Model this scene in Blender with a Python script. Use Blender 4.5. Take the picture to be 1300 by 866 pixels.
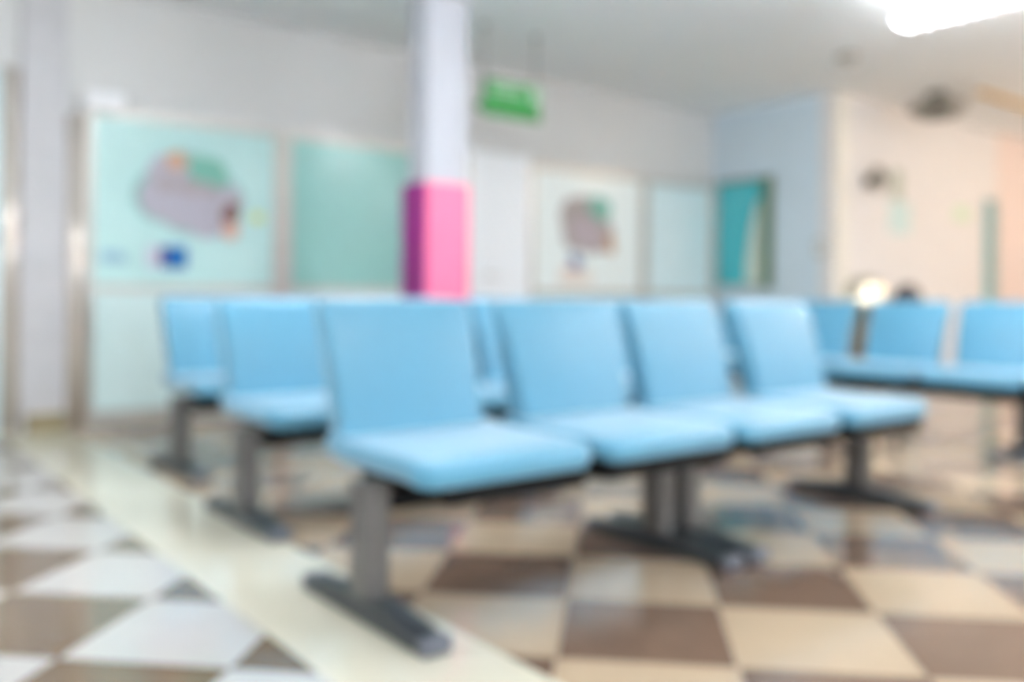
import bpy, bmesh, math, random
from mathutils import Vector, Matrix
random.seed(7)
for o in list(bpy.data.objects): bpy.data.objects.remove(o, do_unlink=True)
SC = bpy.context.scene
COL = SC.collection

# ------------------------------------------------------------------ camera
A = math.radians(51.8)               # angle between view axis and world X (row direction)
cam_d = bpy.data.cameras.new('camera')
cam = bpy.data.objects.new('camera', cam_d); COL.objects.link(cam)
cam_d.sensor_width = 36.0
cam_d.lens = 1142.0 / 1300.0 * 36.0
cam_d.shift_y = -55.0 / 1300.0
cam_d.clip_start = 0.02
cam.matrix_world = (Matrix.Translation((0, 0, 0.82)) @ Matrix.Rotation(A - math.pi / 2, 4, 'Z')
                    @ Matrix.Rotation(math.pi / 2, 4, 'X') @ Matrix.Rotation(math.radians(0.4), 4, 'Z'))
cam_d.dof.use_dof = True
cam_d.dof.focus_distance = 0.60
cam_d.dof.aperture_fstop = 2.05
cam_d.dof.aperture_blades = 0
SC.camera = cam

# ------------------------------------------------------------------ world / exposure
w = bpy.data.worlds.new('World'); SC.world = w; w.use_nodes = True
bg = w.node_tree.nodes['Background']
bg.inputs['Color'].default_value = (0.86, 0.94, 1.0, 1)
bg.inputs['Strength'].default_value = 2.4
SC.view_settings.view_transform = 'Standard'
SC.view_settings.look = 'None'
SC.view_settings.gamma = 1.0
SC.view_settings.use_curve_mapping = False
SC.view_settings.exposure = 1.1
TUBE_POWER = 52.0                    # emission of the ceiling fluorescent diffusers
WARM_POWER = 16.0                    # warm corridor downlights, watts each

# ------------------------------------------------------------------ helpers
def lin(c):
    return tuple(((v / 255.0) / 12.92 if v / 255.0 <= 0.04045 else ((v / 255.0 + 0.055) / 1.055) ** 2.4) for v in c) + (1.0,)

MATS = {}
def mat(name, rgb, rough=0.5, metal=0.0, var=0.04, scale=12.0, bump=0.0, spec=0.5, coat=0.0, emit=0.0, sheen=0.0):
    if name in MATS: return MATS[name]
    m = bpy.data.materials.new(name); m.use_nodes = True
    nt = m.node_tree; b = nt.nodes['Principled BSDF']
    b.inputs['Roughness'].default_value = rough
    b.inputs['Metallic'].default_value = metal
    b.inputs['Specular IOR Level'].default_value = spec
    if coat: b.inputs['Coat Weight'].default_value = coat; b.inputs['Coat Roughness'].default_value = 0.15
    if sheen: b.inputs['Sheen Weight'].default_value = sheen; b.inputs['Sheen Roughness'].default_value = 0.45
    tc = nt.nodes.new('ShaderNodeTexCoord'); nz = nt.nodes.new('ShaderNodeTexNoise')
    nz.inputs['Scale'].default_value = scale; nz.inputs['Detail'].default_value = 4
    nt.links.new(tc.outputs['Object'], nz.inputs['Vector'])
    rp = nt.nodes.new('ShaderNodeValToRGB')
    c = lin(rgb)
    rp.color_ramp.elements[0].position = 0.3; rp.color_ramp.elements[1].position = 0.7
    rp.color_ramp.elements[0].color = tuple(v * (1 - var) for v in c[:3]) + (1,)
    rp.color_ramp.elements[1].color = tuple(min(1, v * (1 + var)) for v in c[:3]) + (1,)
    nt.links.new(nz.outputs['Fac'], rp.inputs['Fac'])
    nt.links.new(rp.outputs['Color'], b.inputs['Base Color'])
    if bump:
        bp = nt.nodes.new('ShaderNodeBump'); bp.inputs['Strength'].default_value = bump; bp.inputs['Distance'].default_value = 0.002
        n2 = nt.nodes.new('ShaderNodeTexNoise'); n2.inputs['Scale'].default_value = scale * 25
        nt.links.new(tc.outputs['Object'], n2.inputs['Vector'])
        nt.links.new(n2.outputs['Fac'], bp.inputs['Height']); nt.links.new(bp.outputs['Normal'], b.inputs['Normal'])
    if emit:
        b.inputs['Emission Color'].default_value = lin(rgb); b.inputs['Emission Strength'].default_value = emit
    MATS[name] = m
    return m

def box(bm, c0, c1, bev=0.0, seg=2):
    x0, y0, z0 = c0; x1, y1, z1 = c1
    r = bmesh.ops.create_cube(bm, size=1.0)
    vs = r['verts']
    for v in vs:
        v.co = Vector(((x0 + x1) / 2 + v.co.x * (x1 - x0), (y0 + y1) / 2 + v.co.y * (y1 - y0), (z0 + z1) / 2 + v.co.z * (z1 - z0)))
    if bev:
        es = list({e for v in vs for e in v.link_edges})
        bmesh.ops.bevel(bm, geom=es, offset=bev, segments=seg, profile=0.5, affect='EDGES', clamp_overlap=True)
    return bm

def cyl(bm, p0, p1, r0, r1=None, n=16, caps=True):
    p0, p1 = Vector(p0), Vector(p1); r1 = r0 if r1 is None else r1
    d = p1 - p0; q = Vector((0, 0, 1)).rotation_difference(d.normalized()) if d.length else None
    M = Matrix.Translation((p0 + p1) / 2) @ q.to_matrix().to_4x4()
    bmesh.ops.create_cone(bm, cap_ends=caps, segments=n, radius1=r0, radius2=r1, depth=d.length, matrix=M)

def lathe(bm, prof, c=(0, 0, 0), n=24):
    rings = []
    for r, z in prof:
        if r < 1e-5: rings.append([bm.verts.new((c[0], c[1], c[2] + z))])
        else: rings.append([bm.verts.new((c[0] + r * math.cos(2 * math.pi * k / n), c[1] + r * math.sin(2 * math.pi * k / n), c[2] + z)) for k in range(n)])
    for a, b in zip(rings, rings[1:]):
        for k in range(n):
            k2 = (k + 1) % n
            if len(a) == 1 and len(b) > 1: bm.faces.new((a[0], b[k2], b[k]))
            elif len(b) == 1 and len(a) > 1: bm.faces.new((a[k], a[k2], b[0]))
            elif len(a) > 1: bm.faces.new((a[k], a[k2], b[k2], b[k]))

def slab(bm, pts, n_axis_y0, y1):
    """prism in the XZ plane (outline pts = (x, z)) between two Y depths"""
    f0 = [bm.verts.new((x, n_axis_y0, z)) for x, z in pts]; f1 = [bm.verts.new((x, y1, z)) for x, z in pts]
    bm.faces.new(f0); bm.faces.new(list(reversed(f1)))
    for k in range(len(pts)):
        k2 = (k + 1) % len(pts); bm.faces.new((f0[k2], f0[k], f1[k], f1[k2]))

def obj(name, bm, m, parent=None, smooth=False, loc=None):
    bmesh.ops.recalc_face_normals(bm, faces=bm.faces[:])
    me = bpy.data.meshes.new(name); bm.to_mesh(me); bm.free()
    if smooth:
        for p in me.polygons: p.use_smooth = True
    for mm in (m if isinstance(m, (list, tuple)) else [m]): me.materials.append(mm)
    o = bpy.data.objects.new(name, me); COL.objects.link(o)
    if loc: o.location = loc
    if parent: o.parent = parent
    return o

def B(name, c0, c1, m, parent=None, bev=0.0, smooth=False):
    """one box, placed absolutely in the parent's space"""
    return obj(name, box(bmesh.new(), c0, c1, bev), m, parent, smooth)

def tag(o, label=None, cat=None, group=None, kind=None):
    if label: o['label'] = label
    if cat: o['category'] = cat
    if group: o['group'] = group
    if kind: o['kind'] = kind
    return o

def thing(name, label, cat, loc=(0, 0, 0), rz=0.0, group=None):
    o = bpy.data.objects.new(name, None); COL.objects.link(o)
    o.location = loc; o.rotation_euler = (0, 0, rz); o.empty_display_size = 0.1
    return tag(o, label, cat, group)

def copy_tree(o, parent=None):
    c = o.copy(); COL.objects.link(c); c.parent = parent
    for ch in o.children: copy_tree(ch, c)
    return c

def struct(name, label, cat, bm, m, smooth=False):
    return tag(obj(name, bm, m, None, smooth), label, cat, None, 'structure')

# ------------------------------------------------------------------ materials
M_WALL = mat('wall_paint_grey_white', (216, 216, 215), 0.6, var=0.015, scale=3, bump=0.05)
M_BLUEWALL = mat('wall_paint_pale_blue', (206, 222, 232), 0.6, var=0.015, scale=3, bump=0.05)
M_CREAM = mat('wall_paint_cream', (226, 222, 220), 0.6, var=0.015, scale=3, bump=0.05)
M_PINKWALL = mat('wall_paint_salmon', (230, 212, 204), 0.6, var=0.02, scale=3)
M_CEIL = mat('ceiling_paint', (248, 252, 254), 0.75, var=0.01, scale=2)
M_GROUT = mat('grout', (176, 166, 150), 0.7)
M_BROWN = mat('tile_brown', (112, 92, 78), 0.12, spec=0.85, var=0.07, scale=9)
M_BEIGE = mat('tile_beige', (178, 158, 134), 0.12, spec=0.85, var=0.03, scale=9)
M_BROWN_L = mat('tile_taupe', (102, 84, 62), 0.12, spec=0.85, var=0.07, scale=9)
M_WHITE_L = mat('tile_white', (186, 184, 181), 0.12, spec=0.85, var=0.02, scale=9)
M_CREAMSTRIP = mat('tile_cream', (208, 204, 186), 0.12, spec=0.85, var=0.03, scale=5)
M_VINYL = mat('blue_vinyl', (80, 144, 172), 0.36, sheen=0.5, var=0.02, scale=30, bump=0.12)
M_PAN = mat('black_seat_pan', (10, 12, 14), 0.6, spec=0.2)
M_STEEL = mat('grey_leg_steel', (104, 102, 100), 0.36, metal=0.5, var=0.05)
M_FOOT = mat('dark_grey_foot', (60, 66, 70), 0.3, metal=0.4)
M_CAP = mat('foot_cap', (92, 96, 106), 0.28)
M_ALU = mat('aluminium', (198, 196, 190), 0.35, metal=0.6, var=0.02)
M_JAMB = mat('polished_jamb', (226, 216, 206), 0.12, metal=0.38, coat=0.5, var=0.01)
M_TEALGLASS = mat('teal_glass', (140, 196, 190), 0.3, var=0.02, coat=0.3)
M_PALETEAL = mat('pale_teal_board', (190, 228, 226), 0.35, var=0.02, coat=0.2)
M_PALEBLUE = mat('pale_blue_panel', (222, 242, 246), 0.35, var=0.02, coat=0.2)
M_MINT = mat('mint_board', (238, 248, 248), 0.35, var=0.02, coat=0.2)
M_LOWER = mat('lower_panel', (214, 238, 238), 0.3, var=0.02, coat=0.2)
M_DOORW = mat('door_white', (246, 250, 255), 0.4, var=0.01)
M_SKIRT = mat('skirting', (196, 190, 186), 0.5)
M_KHAKI = mat('khaki_plinth', (150, 138, 108), 0.5)
M_COLW = mat('column_white', (188, 190, 198), 0.5, var=0.01)
M_PINK = mat('wrap_pink', (255, 122, 160), 0.45, var=0.02)
M_PURPLE = mat('wrap_purple', (140, 12, 118), 0.45, var=0.03)
M_GREEN = mat('sign_green', (0, 128, 40), 0.4, var=0.02)
M_SIGNW = mat('sign_white', (190, 226, 196), 0.4)
M_ROD = mat('rod_grey', (150, 152, 148), 0.4, metal=0.6)
M_PLASTW = mat('white_plastic', (250, 250, 255), 0.4)
M_DARK = mat('dark_grey_metal', (120, 118, 108), 0.45, metal=0.3)
M_TEALDOOR = mat('deep_teal_glass', (70, 186, 196), 0.25, var=0.03, coat=0.3)
M_OLIVE = mat('olive_frame', (86, 110, 78), 0.45)
M_STRIP = mat('strip_white', (220, 228, 214), 0.6)
M_LAMP = mat('lamp_diffuser', (250, 252, 255), 0.4, emit=TUBE_POWER)
M_WARM = mat('warm_diffuser', (255, 206, 140), 0.4, emit=6.0)

# ------------------------------------------------------------------ room shell
CH = 2.71                                   # ceiling height
XB, YA, YC = 7.33, 6.0, 4.6                 # pale blue wall, panelled wall, cream wall
X0, X1, Y0 = -2.5, 12.5, -3.5
ceil = struct('ceiling', 'flat pale grey painted ceiling', 'ceiling', box(bmesh.new(), (X0 - .15, Y0 - .15, CH), (X1 + .15, YA + .15, CH + .15)), M_CEIL)
struct('wall_back', 'grey-white wall above and around the teal panels', 'wall', box(bmesh.new(), (X0 - .15, YA, 0), (XB + .15, YA + .15, CH)), M_WALL)
struct('wall_blue', 'pale blue wall with a teal window', 'wall', box(bmesh.new(), (XB, YC + .15, 0), (XB + .15, YA, CH)), M_BLUEWALL)
wc = bmesh.new(); box(wc, (XB, YC, 0), (10.25, YC + .15, CH)); box(wc, (10.25, YC, 1.96), (10.56, YC + .15, CH))
struct('wall_cream', 'cream wall of the corridor in warm light', 'wall', wc, M_CREAM)
struct('wall_salmon', 'salmon pink wall beyond the teal doorway', 'wall', box(bmesh.new(), (10.56, YC, 0), (X1, YC + .15, CH)), M_PINKWALL)
struct('wall_right', 'cream end wall of the corridor', 'wall', box(bmesh.new(), (X1, Y0 - .15, 0), (X1 + .15, YC + .15, CH)), M_CREAM)

def wall_with_openings(axis, pos, a0, a1, opens, z0, z1, name, label):
    bm = bmesh.new(); t = .15
    def put(p, q, za, zb):
        if axis == 'x': box(bm, (pos - t, p, za), (pos, q, zb))
        else: box(bm, (p, pos - t, za), (q, pos, zb))
    cur = a0
    for (p, q) in opens:
        put(cur, p, 0, CH); put(p, q, 0, z0); put(p, q, z1, CH); cur = q
    put(cur, a1, 0, CH)
    return struct(name, label, 'wall', bm, M_WALL)
OPL = []; OPB = [(-1.6, 0.8), (1.8, 4.2), (5.2, 7.6)]
wall_with_openings('x', X0, Y0 - .15, YA, OPL, .25, 2.15, 'wall_left', 'plain grey-white wall behind the viewpoint')
wall_with_openings('y', Y0, X0, X1, OPB, .25, 2.15, 'wall_front', 'grey-white wall with a row of daylight windows')
n = 1
for axis, pos, ops in (('x', X0, OPL), ('y', Y0, OPB)):
    for p, q in ops:
        bm = bmesh.new()
        for a, b, za, zb in ((p, q, .25, .31), (p, q, 2.09, 2.15), (p, p + .06, .25, 2.15), (q - .06, q, .25, 2.15), ((p + q) / 2 - .03, (p + q) / 2 + .03, .25, 2.15)):
            if axis == 'x': box(bm, (pos - .11, a, za), (pos - .05, b, zb))
            else: box(bm, (a, pos - .11, za), (b, pos - .05, zb))
        struct('window_%d' % n, 'aluminium framed window opening to daylight', 'window', bm, M_ALU); n += 1
# teal doorway in the cream wall
d = struct('door_2', 'narrow teal door leaf in the cream wall', 'door', box(bmesh.new(), (10.25, YC + .05, 0), (10.56, YC + .10, 1.96)), M_TEALDOOR)
B('door_frame', (10.25, YC - .02, 0), (10.28, YC + .05, 1.96), M_ALU, d); B('door_frame', (10.53, YC - .02, 0), (10.56, YC + .05, 1.96), M_ALU, d)
struct('trim_1', 'strip coloured as whiter light where the blue and cream walls meet', 'trim', box(bmesh.new(), (XB - .012, YC - .012, 0), (XB + .22, YC, CH), .004), mat('lit_strip_cream', (228, 224, 214), .5))  # strip colour stands for whiter light on the cream wall's edge
struct('baseboard_cream', 'low skirting along the cream wall', 'baseboard', box(bmesh.new(), (XB + .22, YC - .012, 0), (10.25, YC, .09)), M_SKIRT)
struct('baseboard_blue', 'low skirting along the pale blue wall', 'baseboard', box(bmesh.new(), (XB - .012, YC + .0, 0), (XB, YA - .05, .09)), M_SKIRT)

# ------------------------------------------------------------------ floor with tiles
TP = 0.405; HD = TP / math.sqrt(2)
floor = struct('floor', 'glossy floor of brown and beige checkered tiles', 'floor', box(bmesh.new(), (X0 - .15, Y0 - .15, -.12), (X1 + .15, YA + .15, -.003)), M_GROUT)
def clip(poly, xlim, keep_less):
    out = []
    for k in range(len(poly)):
        p, q = poly[k], poly[(k + 1) % len(poly)]
        ip = (p[0] <= xlim) if keep_less else (p[0] >= xlim); iq = (q[0] <= xlim) if keep_less else (q[0] >= xlim)
        if ip: out.append(p)
        if ip != iq:
            t = (xlim - p[0]) / (q[0] - p[0]); out.append((xlim, p[1] + t * (q[1] - p[1])))
    return out
def tile_bm(bm, poly, mi=0):
    t = [bm.verts.new((x, y, 0)) for x, y in poly]; b = [bm.verts.new((x, y, -.006)) for x, y in poly]
    fs = [bm.faces.new(t)]
    for k in range(len(poly)):
        k2 = (k + 1) % len(poly); fs.append(bm.faces.new((t[k2], t[k], b[k], b[k2])))
    for f in fs: f.material_index = mi
sA, cA = math.sin(A), math.cos(A)
def pix(X, Y, z=0.0):
    r = X * sA - Y * cA; Z = X * cA + Y * sA
    if Z < .3: return None
    return 650 + 1142 * r / Z, 378 + 1142 * (.82 - z) / Z, Z
XL, XR = 0.885, 1.27
tiles = []
for reg, (ox, oy) in (('L', (0.74, 2.51)), ('R', (1.925, 1.545))):
    for i in range(-60, 60):
        for j in range(-40, 40):
            if (i + j) % 2 == 0: continue
            cx, cy = ox + HD * i, oy + HD * j
            hd = HD - 0.0022
            poly = [(cx + hd, cy), (cx, cy + hd), (cx - hd, cy), (cx, cy - hd)]
            if cx < X0 or cx > X1 or cy < Y0 or cy > YA - .02: continue
            if cx > XB and cy > YC: continue
            full = True
            if reg == 'L':
                if cx - hd >= XL: continue
                if cx + hd > XL: poly = clip(poly, XL, True); full = False
            else:
                if cx + hd <= XR: continue
                if cx - hd < XR: poly = clip(poly, XR, False); full = False
            ymax = YC - .001 if cx > XB - .3 else YA - .001
            if len(poly) < 3: continue
            if max(p[1] for p in poly) > YA: poly = [(p[0], min(p[1], YA - .001)) for p in poly]; full = False
            px = pix(cx, cy)
            vis = px is not None and -90 < px[0] < 1390 and px[1] < 960
            brown = (i % 2 != 0)
            tiles.append((px[2] if vis else 99, reg, brown, poly, full, cx, cy))
tiles.sort(key=lambda t: t[0])
shared = {}
rest = bmesh.new(); count = 0
ML = {('L', True): M_BROWN_L, ('L', False): M_WHITE_L, ('R', True): M_BROWN, ('R', False): M_BEIGE}
ORDER = [('L', True), ('L', False), ('R', True), ('R', False)]
for dist, reg, brown, poly, full, cx, cy in tiles:
    if dist < 99 and count < 300:
        count += 1
        if full:
            key = (reg, brown)
            if key not in shared:
                bm = bmesh.new(); tile_bm(bm, [(p[0] - cx, p[1] - cy) for p in poly])
                o = obj('tile', bm, ML[key], floor, loc=(cx, cy, 0)); shared[key] = o.data
            else:
                o = bpy.data.objects.new('tile', shared[key]); COL.objects.link(o); o.parent = floor; o.location = (cx, cy, 0)
        else:
            bm = bmesh.new(); tile_bm(bm, [(p[0] - cx, p[1] - cy) for p in poly])
            obj('tile', bm, ML[(reg, brown)], floor, loc=(cx, cy, 0))
    else:
        tile_bm(rest, poly, ORDER.index((reg, brown)))
tag(obj('far_tiles', rest, [ML[k] for k in ORDER], floor), kind='stuff')
obj('border_strip', box(bmesh.new(), (XL + .002, Y0, -.006), (XR - .002, YA - .001, 0)), M_CREAMSTRIP, floor)

# ------------------------------------------------------------------ panelled wall
PT = YA - .05                               # front face of the panel framing
ZB, ZT = .89, 1.93
fr = bmesh.new()
for x0, x1 in ((1.36, 1.40), (2.57, 2.70), (4.20, 4.24), (4.87, 4.93), (6.24, 6.34), (7.27, XB - .012)):
    box(fr, (x0, PT, 0), (x1, YA, ZT + .05))
for x0, x1 in ((1.40, 2.57), (2.70, 4.20), (4.93, 6.24), (6.34, 7.27)):
    box(fr, (x0, PT, ZB - .05), (x1, YA, ZB)); box(fr, (x0, PT, ZT), (x1, YA, ZT + .05)); box(fr, (x0, PT, 0), (x1, YA, .10))
part = struct('trim_2', 'pale aluminium framing of the teal panelled wall', 'partition', fr, M_ALU)
for x0, x1, m, lab in ((1.40, 2.57, M_PALETEAL, 'pale teal noticeboard pane'), (2.70, 4.20, M_TEALGLASS, 'plain teal pane'),
                       (4.93, 6.24, M_MINT, 'very pale mint noticeboard pane'), (6.34, 7.27, M_PALEBLUE, 'pale bluish pane')):
    tag(B('panel', (x0, PT + .02, ZB), (x1, PT + .035, ZT), m, part), lab)
    tag(B('panel', (x0, PT + .02, .10), (x1, PT + .035, ZB - .05), M_LOWER, part), 'pale teal lower panel')
d = struct('door_1', 'tall bluish-white door beside the pink wrapped column', 'door', box(bmesh.new(), (4.27, PT + .005, 0), (4.85, YA, 2.02)), M_DOORW)
B('door_frame', (4.24, PT, 0), (4.27, YA, 2.05), M_DOORW, d); B('door_frame', (4.85, PT, 0), (4.87, YA, 2.05), M_DOORW, d)
bm = bmesh.new(); cyl(bm, (4.40, PT - .04, 1.0), (4.52, PT - .04, 1.0), .010); cyl(bm, (4.40, PT + .01, 1.0), (4.40, PT - .045, 1.0), .012)
obj('door_handle', bm, M_ALU, d, True)

# pillar with rounded polished jambs, plinth and the door leaf at the frame's edge
p = struct('trim_3', 'grey pier between two polished door jambs', 'pier', box(bmesh.new(), (1.00, YA - .04, 0), (1.25, YA, CH - .002)), mat('pier_paint', (200, 199, 202), .5))
B('plinth', (1.03, YA - .08, 0), (1.25, YA - .04, .11), M_KHAKI, p, .004)
def halfround(x0, x1, z1):
    bm = bmesh.new(); cx, r = (x0 + x1) / 2, (x1 - x0) / 2
    pts = [(cx + r * math.cos(t), YA - .03 - r * .9 * math.sin(t)) for t in [math.pi * k / 16 for k in range(17)]] + [(x0, YA), (x1, YA)]
    lo = [bm.verts.new((x, y, 0)) for x, y in pts]; hi = [bm.verts.new((x, y, z1)) for x, y in pts]
    bm.faces.new(lo); bm.faces.new(list(reversed(hi)))
    for k in range(len(pts)):
        k2 = (k + 1) % len(pts); f = bm.faces.new((lo[k], lo[k2], hi[k2], hi[k])); f.smooth = k < 16
    return bm
struct('trim_4', 'polished rounded door jamb beside the teal noticeboard', 'jamb', halfround(1.255, 1.355, 1.92), M_JAMB)
struct('trim_5', 'polished rounded door jamb on the far side of the grey pier', 'jamb', halfround(.90, .995, 2.15), M_JAMB)
d = struct('door_3', 'pale greenish door leaf beside the polished jamb', 'door', box(bmesh.new(), (.0, YA - .03, 0), (.895, YA, 2.12)), M_PALEBLUE)
bm = bmesh.new(); cyl(bm, (.80, YA - .09, .9), (.80, YA - .09, 1.2), .012); cyl(bm, (.80, YA - .09, .93), (.80, YA - .02, .93), .009); cyl(bm, (.80, YA - .09, 1.17), (.80, YA - .02, 1.17), .009)
obj('door_handle', bm, M_ALU, d, True)
tag(B('wall_box', (1.33, YA - .12, 1.96), (1.57, YA, 2.07), M_PLASTW, None, .025, True), 'white rounded box on the wall above the noticeboard corner', 'wall box')

# ------------------------------------------------------------------ noticeboard cut-outs
PY = PT + .02                               # pane front face
def blob(lobes, n=72):
    """outline of a union of circles seen from its centre"""
    cx = sum(l[0] for l in lobes) / len(lobes); cz = sum(l[1] for l in lobes) / len(lobes); out = []
    for k in range(n):
        t = 2 * math.pi * k / n; dx, dz = math.cos(t), math.sin(t); best = .02
        for lx, lz, lr in lobes:
            ox, oz = cx - lx, cz - lz; b = ox * dx + oz * dz; c = ox * ox + oz * oz - lr * lr; disc = b * b - c
            if disc > 0: best = max(best, -b + math.sqrt(disc))
        out.append((cx + dx * best, cz + dz * best))
    return out
def cut(name, lobes, m, parent, depth0, depth1):
    bm = bmesh.new(); slab(bm, blob(lobes), PY - depth1, PY - depth0); return obj(name, bm, m, parent)
MP = lambda nme, c: mat('paper_' + nme, c, 0.8, var=0.05, scale=20)
c = thing('cloud_cutout', 'lilac-grey cloud shaped paper collage with an orange flower and green tree', 'collage', (0, 0, 0))
cut('cloud_shadow', [(1.80, 1.46, .17), (1.95, 1.60, .17), (1.98, 1.42, .20), (2.18, 1.40, .16), (2.12, 1.53, .17), (2.24, 1.48, .12)], MP('shadow_teal', (150, 190, 186)), c, 0, .006)  # darker teal outline painted as the cloud's shadow on the pane
cut('cloud', [(1.81, 1.45, .14), (1.86, 1.60, .14), (1.97, 1.60, .13), (1.95, 1.42, .17), (2.10, 1.36, .16), (2.20, 1.45, .14), (2.10, 1.54, .14)], MP('lilac', (186, 182, 194)), c, .006, .012)
cut('cloud', [(1.83, 1.54, .06), (2.00, 1.54, .07), (2.14, 1.53, .05)], MP('mauve', (178, 168, 172)), c, .012, .016)
cut('tree', [(2.06, 1.66, .09), (2.14, 1.65, .09), (2.19, 1.60, .06)], MP('green', (128, 188, 172)), c, .012, .018)
cut('flower', [(1.90 + .036 * math.cos(k * 1.2566), 1.695 + .036 * math.sin(k * 1.2566), .03) for k in range(5)], MP('orange', (212, 168, 138)), c, .012, .018)
cut('figure', [(2.25, 1.36, .055), (2.27, 1.40, .05)], MP('umber', (134, 96, 88)), c, .014, .020)
cut('figure', [(2.26, 1.25, .055), (2.27, 1.29, .05)], MP('peach', (226, 180, 164)), c, .014, .020)
o = cut('star_cutout', [(2.455 + .03 * math.cos(k * 1.2566), 1.36 + .02 * math.sin(k * 1.2566), .02) for k in range(5)], MP('yellow', (214, 218, 140)), None, 0, .006)
tag(o, 'small pale yellow paper shape beside the cloud collage', 'paper cut-out')
t = thing('notice', 'blue and white paper notice below the cloud collage', 'notice')
B('sheet', (1.835, PY - .005, .995), (1.975, PY, 1.14), MP('blue', (0, 100, 172)), t)
B('sheet', (1.715, PY - .005, 1.0), (1.835, PY, 1.135), MP('grey_white', (206, 206, 220)), t)
B('stripe', (1.80, PY - .007, 1.0), (1.84, PY - .005, 1.135), MP('plum', (96, 76, 130)), t)
tag(cut('sticker', [(1.48, 1.06, .04), (1.54, 1.06, .04), (1.57, 1.05, .03)], MP('pale_blue', (158, 196, 214)), None, 0, .004), 'small faint blue sticker low on the noticeboard beside the notice', 'sticker')

c = thing('collage_cutout', 'greyish brown paper collage with a green tree on the mint noticeboard', 'collage')
cut('backing', [(5.40, 1.55, .17), (5.65, 1.52, .17), (5.72, 1.40, .16), (5.42, 1.40, .16), (5.58, 1.36, .14), (5.52, 1.62, .12)], MP('taupe', (176, 166, 164)), c, 0, .006)
cut('cloud', [(5.50, 1.42, .13), (5.62, 1.38, .12)], MP('greyrose', (186, 174, 180)), c, .006, .012)
cut('tree', [(5.66, 1.66, .09), (5.75, 1.64, .09), (5.72, 1.58, .06)], MP('green', (96, 186, 140)), c, .008, .016)
cut('figure', [(5.83, 1.36, .05), (5.84, 1.28, .05)], MP('tan', (196, 150, 110)), c, .008, .016)
t = thing('notice', 'small white paper with a dark blue mark on the mint noticeboard', 'notice')
B('sheet', (5.22, PY - .004, .93), (5.62, PY, 1.08), MP('cream', (236, 228, 220)), t)
cut('mark', [(5.40, 1.16, .05), (5.44, 1.13, .05)], MP('navy', (90, 110, 160)), t, 0, .006)
cut('mark', [(5.34, 1.08, .035), (5.38, 1.07, .03)], MP('rose', (222, 186, 186)), t, .004, .008)

# ------------------------------------------------------------------ column with pink and purple wrap
cx0, cy0, cw, cd = 3.02, 4.70, .30, .20
c = thing('column', 'white square column wrapped in pink and purple padding', 'column', (cx0, cy0, 0))
B('shaft', (0, 0, 0), (cw, cd, CH - .002), M_COLW, c)
bm = bmesh.new(); box(bm, (-.008, -.02, 0), (cw + .012, -.0005, 1.535), .006); obj('padding_pink', bm, M_PINK, c)
bm = bmesh.new(); box(bm, (-.03, -.02, 0), (-.0085, cd + .045, 1.535), .006); obj('padding_purple', bm, M_PURPLE, c)
bm = bmesh.new(); box(bm, (cw + .0005, -.0005, 0), (cw + .02, cd + .02, 1.535), .006); obj('padding_purple', bm, M_PURPLE, c)
bm = bmesh.new(); box(bm, (-.0085, cd + .0005, 0), (cw + .0005, cd + .02, 1.535), .006); obj('padding_pink', bm, M_PINK, c)

# ------------------------------------------------------------------ hanging green sign
s = thing('exit_sign', 'green hanging exit sign with an arrow on ceiling rods', 'sign', (3.62, 5.0, 2.09))
B('board', (.07, 0, .10), (.57, .03, .25), M_GREEN, s, .004)
bm = bmesh.new(); slab(bm, [(0, .055), (.09, .13), (.09, .10), (.55, .10), (.57, .0), (.10, .0), (.10, -.01)], -.004, .03); obj('arrow_board', bm, M_GREEN, s)
B('lettering_band', (.12, -.003, .160), (.40, 0, .178), M_SIGNW, s); B('lettering_band', (.12, -.003, .205), (.38, 0, .22), M_SIGNW, s)
B('pictogram_panel', (.48, -.003, .125), (.555, 0, .24), M_SIGNW, s)
for x in (.04, .50):
    bm = bmesh.new(); cyl(bm, (x + .03, .015, .245), (x + .03, .015, CH - 2.09 - .001), .007, n=10); cyl(bm, (x + .03, .015, CH - 2.09 - .012), (x + .03, .015, CH - 2.09 - .001), .03, n=16)
    obj('rod', bm, M_ROD, s, True)

# ------------------------------------------------------------------ ceiling lamps
LZ = CH - .21                               # tubes hang a little below the ceiling
def lamp(loc, label):
    t = thing('ceiling_light', label, 'ceiling light', loc, 0, 'fluorescent ceiling lights')
    bm = bmesh.new(); box(bm, (-.014, -.60, .035), (.014, .60, .06), .004); obj('spine', bm, M_PLASTW, t)
    for x in (-.04, .04):
        bm = bmesh.new(); cyl(bm, (x, -.585, 0), (x, .585, 0), .018, n=14); obj('tube', bm, M_LAMP, t, True)
    for y in (-.61, .586): B('end_cap', (-.08, y, -.03), (.08, y + .024, .035), M_PLASTW, t, .004)
    for k in range(13): B('louvre_blade', (-.065, -.54 + .09 * k - .003, -.045), (.065, -.54 + .09 * k + .003, -.020), M_PLASTW, t)
    for y in (-.4, .4):
        bm = bmesh.new(); cyl(bm, (0, y, .0605), (0, y, .2095), .006, n=8); obj('hanger', bm, M_ROD, t, True)
    return t
lamp((5.18, 2.22, LZ), 'glowing fluorescent light on the ceiling above the benches set crosswise')
for x, y, where in ((5.18, -.4, 'over the open floor near the daylight windows'), (2.2, 3.2, 'above the three parallel rows of benches'), (2.2, -.4, 'over the open floor near the daylight windows'),
                    (-.8, 3.2, 'beside the plain grey-white wall'), (-.8, -.4, 'beside the plain grey-white wall'), (8.2, 1.0, 'in the corridor by the warm downlights'), (8.2, -1.6, 'in the corridor by the warm downlights')):
    lamp((x, y, LZ), 'added unseen twin-tube fluorescent light ' + where)  # out-of-view lamps added to brighten the walls, ceiling and corridor
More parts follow.
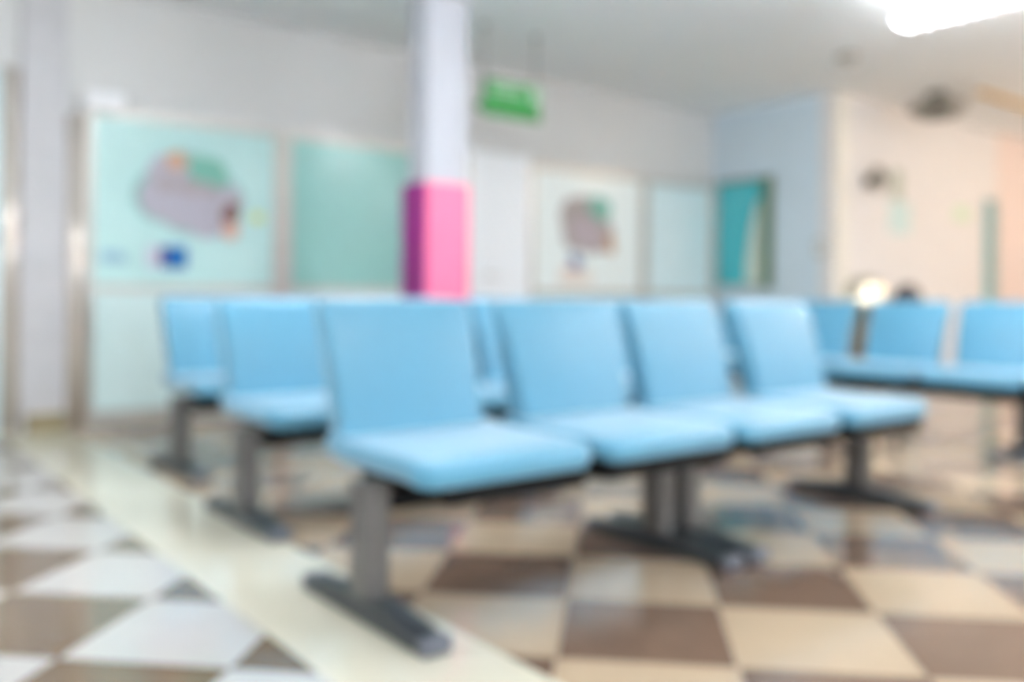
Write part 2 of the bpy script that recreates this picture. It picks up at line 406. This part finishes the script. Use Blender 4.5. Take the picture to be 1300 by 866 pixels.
for x, y, where in ((9.2, 2.2, 'nearest the cable trunking'), (9.4, -.8, 'towards the daylight windows'), (11.4, 2.6, 'by the corridor end wall')):
    t = thing('downlight', 'warm round downlight in the corridor ceiling ' + where, 'downlight', (x, y, CH), 0, 'warm corridor downlights')
    bm = bmesh.new(); lathe(bm, [(.16, -.001), (.17, -.02), (.15, -.04), (.13, -.04)]); obj('ring', bm, M_PLASTW, t, True)
    bm = bmesh.new(); lathe(bm, [(.13, -.03), (.08, -.045), (0, -.05)]); obj('diffuser', bm, M_WARM, t, True)
    ld = bpy.data.lights.new('downlight_bulb', 'POINT'); ld.energy = WARM_POWER; ld.color = (1, .80, .58); ld.shadow_soft_size = .12
    lo = bpy.data.objects.new('downlight_bulb', ld); COL.objects.link(lo); lo.parent = t; lo.location = (0, 0, -.2)

# ------------------------------------------------------------------ benches
BL = 1.15
def round_slab(c0, c1, plan_axis, R, corners, bev, ncut, cut_axis):
    """box whose chosen edges along plan_axis are rounded with radius R, all rims then softened by bev"""
    bm = bmesh.new(); box(bm, c0, c1)
    mid = [(a + b) / 2 for a, b in zip(c0, c1)]
    es = []
    for e in bm.edges:
        d = e.verts[1].co - e.verts[0].co
        if abs(d[plan_axis]) < 1e-6: continue
        if corners(((e.verts[0].co + e.verts[1].co) / 2) - Vector(mid)): es.append(e)
    bmesh.ops.bevel(bm, geom=es, offset=R, segments=6, profile=0.5, affect='EDGES')
    for k in range(1, ncut):
        co = [0, 0, 0]; no = [0, 0, 0]; no[cut_axis] = 1
        co[cut_axis] = c0[cut_axis] + (c1[cut_axis] - c0[cut_axis]) * k / ncut
        bmesh.ops.bisect_plane(bm, geom=bm.verts[:] + bm.edges[:] + bm.faces[:], plane_co=co, plane_no=no)
    es = [e for e in bm.edges if len(e.link_faces) == 2 and e.calc_face_angle(0) > 1.0]
    bmesh.ops.bevel(bm, geom=es, offset=bev, segments=3, profile=0.5, affect='EDGES')
    return bm
def make_bench():
    root = thing('waiting_bench', 'bench', 'bench')
    for k in range(2):
        x0, SW = (-.004, .565) if k == 0 else (.607, .565)
        bm = round_slab((x0, -.265, .372), (x0 + SW, .235, .437), 2, .055, lambda m: m.y < 0, .022, 12, 1)
        for v in bm.verts:
            y = v.co.y
            if y < -.15: v.co.z -= .016 * ((-.15 - y) / .115) ** 2
            if y > .08: v.co.z += .012 * ((y - .08) / .145) ** 2
            u = (v.co.x - x0 - SW / 2) / (SW / 2)
            if v.co.z > .41: v.co.z -= .008 * (1 - u * u) * max(0, 1 - (y / .3) ** 2)
        obj('seat', bm, M_VINYL, root, True)
        bx0, BW = x0 + (.010 if k == 0 else .026), .51
        bm = round_slab((bx0, .165, .395), (bx0 + BW, .225, .815), 1, .035, lambda m: m.z > 0, .016, 14, 2)
        for v in bm.verts:
            tt = (v.co.z - .395) / .42
            if v.co.y > .195: v.co.y += .035 * (1 - tt)
            v.co.y += .115 * tt ** 1.35 - .03 * max(0, .25 - tt) + .03 * max(0, tt - .8)
            u = (v.co.x - bx0 - BW / 2) / (BW / 2)
            v.co.x -= u * .022 * (1 - tt)
            v.co.y += .012 * (1 - u * u)
        obj('backrest', bm, M_VINYL, root, True)
        B('seat_pan', (x0 + (.10 if k == 0 else .02), -.238, .312), (x0 + SW - .02, .20, .372), M_PAN, root, .006)
        bm = bmesh.new(); box(bm, (x0 + SW / 2 - .10, .20, .36), (x0 + SW / 2 + .10, .26, .42), .006); obj('back_bracket', bm, M_PAN, root)
    B('beam', (.012, -.03, .272), (1.13, .03, .312), M_PAN, root, .006)
    for lx in (.010, 1.088):
        post = B('leg', (lx - .036, -.045, .052), (lx + .036, .045, .352), M_STEEL, root, .008)
        bm = bmesh.new()
        prof = [(-.29, .0), (-.29, .038), (-.10, .058), (.10, .058), (.29, .038), (.29, .0)]
        a = [bm.verts.new((lx - .038, y, z)) for y, z in prof]; b = [bm.verts.new((lx + .038, y, z)) for y, z in prof]
        bm.faces.new(a); bm.faces.new(list(reversed(b)))
        for k in range(6):
            k2 = (k + 1) % 6; bm.faces.new((a[k2], a[k], b[k], b[k2]))
        bmesh.ops.bevel(bm, geom=bm.edges[:], offset=.005, segments=2, affect='EDGES')
        obj('foot', bm, M_FOOT, post)
        for sgn in (-1, 1):
            y0, y1 = sorted((sgn * .285, sgn * .32))
            B('foot_cap', (lx - .040, y0, 0), (lx + .040, y1, .042), M_CAP, post, .008, True)
    return root
bench = make_bench()
spots = [
    ((1.13, 2.03), 0, 'light blue two-seat bench by the cream floor strip, row farthest from teal panels'),
    ((2.335, 2.03), 0, 'light blue two-seat bench towards the crosswise benches, row farthest from teal panels'),
    ((1.245, 3.14), 0, 'light blue two-seat bench of the middle row, at the cream floor strip'),
    ((2.45, 3.14), 0, 'light blue two-seat bench of the middle row, at the crosswise benches'),
    ((1.37, 4.25), 0, 'light blue two-seat bench by the cream floor strip, row nearest the teal panels'),
    ((2.575, 4.25), 0, 'light blue two-seat bench of the row nearest the teal panels, by the pink column'),
    ((5.145, 3.17), -90, 'middle light blue bench of the three set crosswise to the rows'),
    ((5.145, 4.365), -90, 'light blue bench set crosswise to the rows, closest to the cream wall'),
    ((5.145, 1.975), -90, 'light blue bench set crosswise to the rows, farthest from the cream wall'),
]
for k, ((x, y), rz, lab) in enumerate(spots):
    o = bench if k == 0 else copy_tree(bench)
    o.location = (x, y, 0); o.rotation_euler = (0, 0, math.radians(rz))
    tag(o, lab, 'bench', 'light blue waiting benches')
    if rz:                                  # the crosswise benches have their chairs set closer together
        backs = [c for c in o.children if c.name.startswith('backrest')]
        backs.sort(key=lambda c: min(v.co.x for v in c.data.vertices))
        backs[0].location.x = .022; backs[1].location.x = -.034

# ------------------------------------------------------------------ teal window in the blue wall
wd = thing('teal_window', 'teal glazed window with an olive frame in the pale blue wall', 'window', (XB, 0, 0))
B('pane', (-.015, 5.31, .96), (-.002, 5.93, 1.98), M_TEALDOOR, wd)
for a, b, za, zb in ((5.26, 5.34, .93, 2.01), ):
    B('jamb', (-.06, a, za), (-.001, b, zb), M_OLIVE, wd)
B('jamb', (-.03, 5.915, .93), (-.001, 5.945, 2.01), M_ALU, wd); B('head', (-.03, 5.34, 1.98), (-.001, 5.915, 2.01), M_OLIVE, wd); B('sill', (-.05, 5.34, .93), (-.001, 5.915, .96), M_ALU, wd)
bm = bmesh.new()
pts = []
for k in range(13):
    z = .97 + .80 * k / 12; pts.append((5.55 - .13 * (k / 12) ** 2, z))
poly = [(5.385, .97)] + [(5.385, 1.80)] + [(y, z) for y, z in reversed(pts)]
f0 = [bm.verts.new((-.028, y, z)) for y, z in poly]; f1 = [bm.verts.new((-.0155, y, z)) for y, z in poly]
bm.faces.new(f0); bm.faces.new(list(reversed(f1)))
for k in range(len(poly)):
    k2 = (k + 1) % len(poly); bm.faces.new((f0[k2], f0[k], f1[k], f1[k2]))
obj('white_strip', bm, M_STRIP, wd)  # whitish curved shape lying on the teal pane
t = thing('light_switch', 'small grey switch plate on the pale blue wall', 'switch', (XB, 4.74, 1.30))
B('plate', (-.012, -.06, -.08), (-.0005, .06, .08), M_ALU, t, .004); B('rocker', (-.018, -.02, -.03), (-.0125, .02, .03), M_PLASTW, t, .002)

# ------------------------------------------------------------------ on and by the cream wall
t = thing('wall_fan', 'dark grey round fan mounted high on the cream wall', 'fan', (7.86, YC, 1.95)); t.scale = (.62, .62, .62)
bm = bmesh.new(); box(bm, (-.05, -.05, -.12), (.05, -.001, .06), .008); obj('bracket', bm, M_DARK, t)
bm = bmesh.new(); cyl(bm, (0, -.04, 0), (0, -.20, 0), .055, .045); obj('motor', bm, M_DARK, t, True)
def torus(bm, R, r, y, n=28, mseg=6, axis='y'):
    rows = []
    for a in range(n):
        t0 = 2 * math.pi * a / n; ring = []
        for b in range(mseg):
            t1 = 2 * math.pi * b / mseg; rr = R + r * math.cos(t1)
            ring.append(bm.verts.new((rr * math.cos(t0), y + r * math.sin(t1), rr * math.sin(t0)) if axis == 'y' else (rr * math.cos(t0), rr * math.sin(t0), y + r * math.sin(t1))))
        rows.append(ring)
    for a in range(n):
        for b in range(mseg):
            bm.faces.new((rows[a][b], rows[(a + 1) % n][b], rows[(a + 1) % n][(b + 1) % mseg], rows[a][(b + 1) % mseg]))
bm = bmesh.new()
for R, y in ((.19, -.22), (.13, -.265), (.07, -.28), (.19, -.18)): torus(bm, R, .006, y)
for k in range(12):
    ca, sa = math.cos(k * math.pi / 6), math.sin(k * math.pi / 6)
    cyl(bm, (.03 * ca, -.285, .03 * sa), (.19 * ca, -.22, .19 * sa), .004, n=6); cyl(bm, (.05 * ca, -.16, .05 * sa), (.19 * ca, -.18, .19 * sa), .004, n=6)
obj('cage', bm, M_DARK, t, True)
for k in range(3):
    bm = bmesh.new(); a0 = k * 2.0944; ca, sa = math.cos(a0), math.sin(a0); na, nb = -sa, ca
    v = [bm.verts.new((ca * r + na * q, -.215 + .02 * q / .05, sa * r + nb * q)) for r, q in ((.03, -.02), (.10, -.055), (.165, -.045), (.17, .04), (.10, .05), (.03, .02))]
    f = bm.faces.new(v); e = bmesh.ops.extrude_face_region(bm, geom=[f]); bmesh.ops.translate(bm, verts=[x for x in e['geom'] if isinstance(x, bmesh.types.BMVert)], vec=(0, -.004, 0))
    obj('blade', bm, M_DARK, t)
t = thing('wall_notice', 'pale notice with a grey-green header on the cream wall beside the fan', 'notice', (8.43, YC, 0))
B('sheet', (-.16, -.012, 1.47), (.22, -.001, 1.78), mat('notice_pale', (200, 222, 220), .6), t, .002); B('header', (-.12, -.010, 1.80), (.06, -.001, 2.10), mat('notice_header', (176, 184, 168), .6), t, .002)
t = thing('small_sign', 'small pale green sign plate on the cream wall near the teal door', 'sign', (9.74, YC, 1.75))
B('plate', (-.15, -.015, -.07), (.15, -.001, .07), mat('pale_green_plate', (206, 228, 196), .5), t, .003); B('rim', (-.16, -.012, -.08), (.16, -.001, -.0705), M_ALU, t)

t = thing('ceiling_fan', 'dark grey fan fixed under the ceiling by the cream wall', 'fan', (8.10, 4.05, CH))
bm = bmesh.new(); lathe(bm, [(0, -.001), (.09, -.001), (.10, -.03), (.03, -.05), (.03, -.10), (.09, -.12), (.10, -.16), (.06, -.19), (0, -.195)]); obj('motor', bm, M_DARK, t, True)
bm = bmesh.new()
for R, z in ((.24, -.15), (.17, -.20), (.10, -.22), (.24, -.11)): torus(bm, R, .008, z, axis='z')
for k in range(12):
    ca, sa = math.cos(k * math.pi / 6), math.sin(k * math.pi / 6)
    cyl(bm, (.04 * ca, .04 * sa, -.225), (.24 * ca, .24 * sa, -.15), .004, n=6); cyl(bm, (.09 * ca, .09 * sa, -.12), (.24 * ca, .24 * sa, -.11), .004, n=6)
obj('cage', bm, M_DARK, t, True)
for k in range(3):
    bm = bmesh.new(); a0 = k * 2.0944; ca, sa = math.cos(a0), math.sin(a0)
    v = [bm.verts.new((ca * r - sa * q, sa * r + ca * q, -.15 + .3 * q)) for r, q in ((.05, -.03), (.14, -.07), (.21, -.06), (.215, .05), (.14, .06), (.05, .03))]
    f = bm.faces.new(v); e = bmesh.ops.extrude_face_region(bm, geom=[f]); bmesh.ops.translate(bm, verts=[x for x in e['geom'] if isinstance(x, bmesh.types.BMVert)], vec=(0, 0, -.005))
    obj('blade', bm, M_DARK, t)
t = thing('smoke_detector', 'small grey round detector on the ceiling near the wall corner', 'detector', (6.33, 3.87, CH))
bm = bmesh.new(); lathe(bm, [(0, -.001), (.085, -.001), (.085, -.02), (.0, -.02)]); obj('base', bm, M_DARK, t)
bm = bmesh.new(); lathe(bm, [(.07, -.0205), (.065, -.045), (.03, -.055), (0, -.056)]); obj('cover', bm, M_ALU, t, True)
tag(B('cable_trunking', (8.25, 3.73, CH - .04), (12.4, 3.77, CH - .001), mat('ochre_trunking', (196, 160, 96), .6), None, .004), 'ochre cable trunking running along the corridor ceiling', 'trunking')

# two bins behind the crosswise benches
t = thing('steel_bin', 'shiny domed steel bin behind the crosswise benches', 'bin', (6.10, 3.57, 0))
M_CHROME = mat('chrome', (226, 214, 190), .2, metal=1.0, var=.01)
bm = bmesh.new(); lathe(bm, [(0, .001), (.14, .001), (.15, .02), (.15, .78), (.155, .79)]); obj('body', bm, M_CHROME, t, True)
bm = bmesh.new(); lathe(bm, [(.155, .79), (.155, .82), (.14, .90), (.10, .96), (.05, .985), (0, .99)]); obj('dome_lid', bm, M_CHROME, t, True)
t = thing('dark_bin', 'slim dark-topped bin beside the shiny steel bin', 'bin', (6.45, 3.44, 0))
bm = bmesh.new(); lathe(bm, [(0, .001), (.10, .001), (.11, .02), (.11, .80)]); obj('body', bm, M_ALU, t, True)
bm = bmesh.new(); lathe(bm, [(.11, .80), (.112, .82), (.09, .89), (.05, .935), (0, .945)]); obj('lid', bm, mat('dark_brown_plastic', (40, 26, 28), .4), t, True)
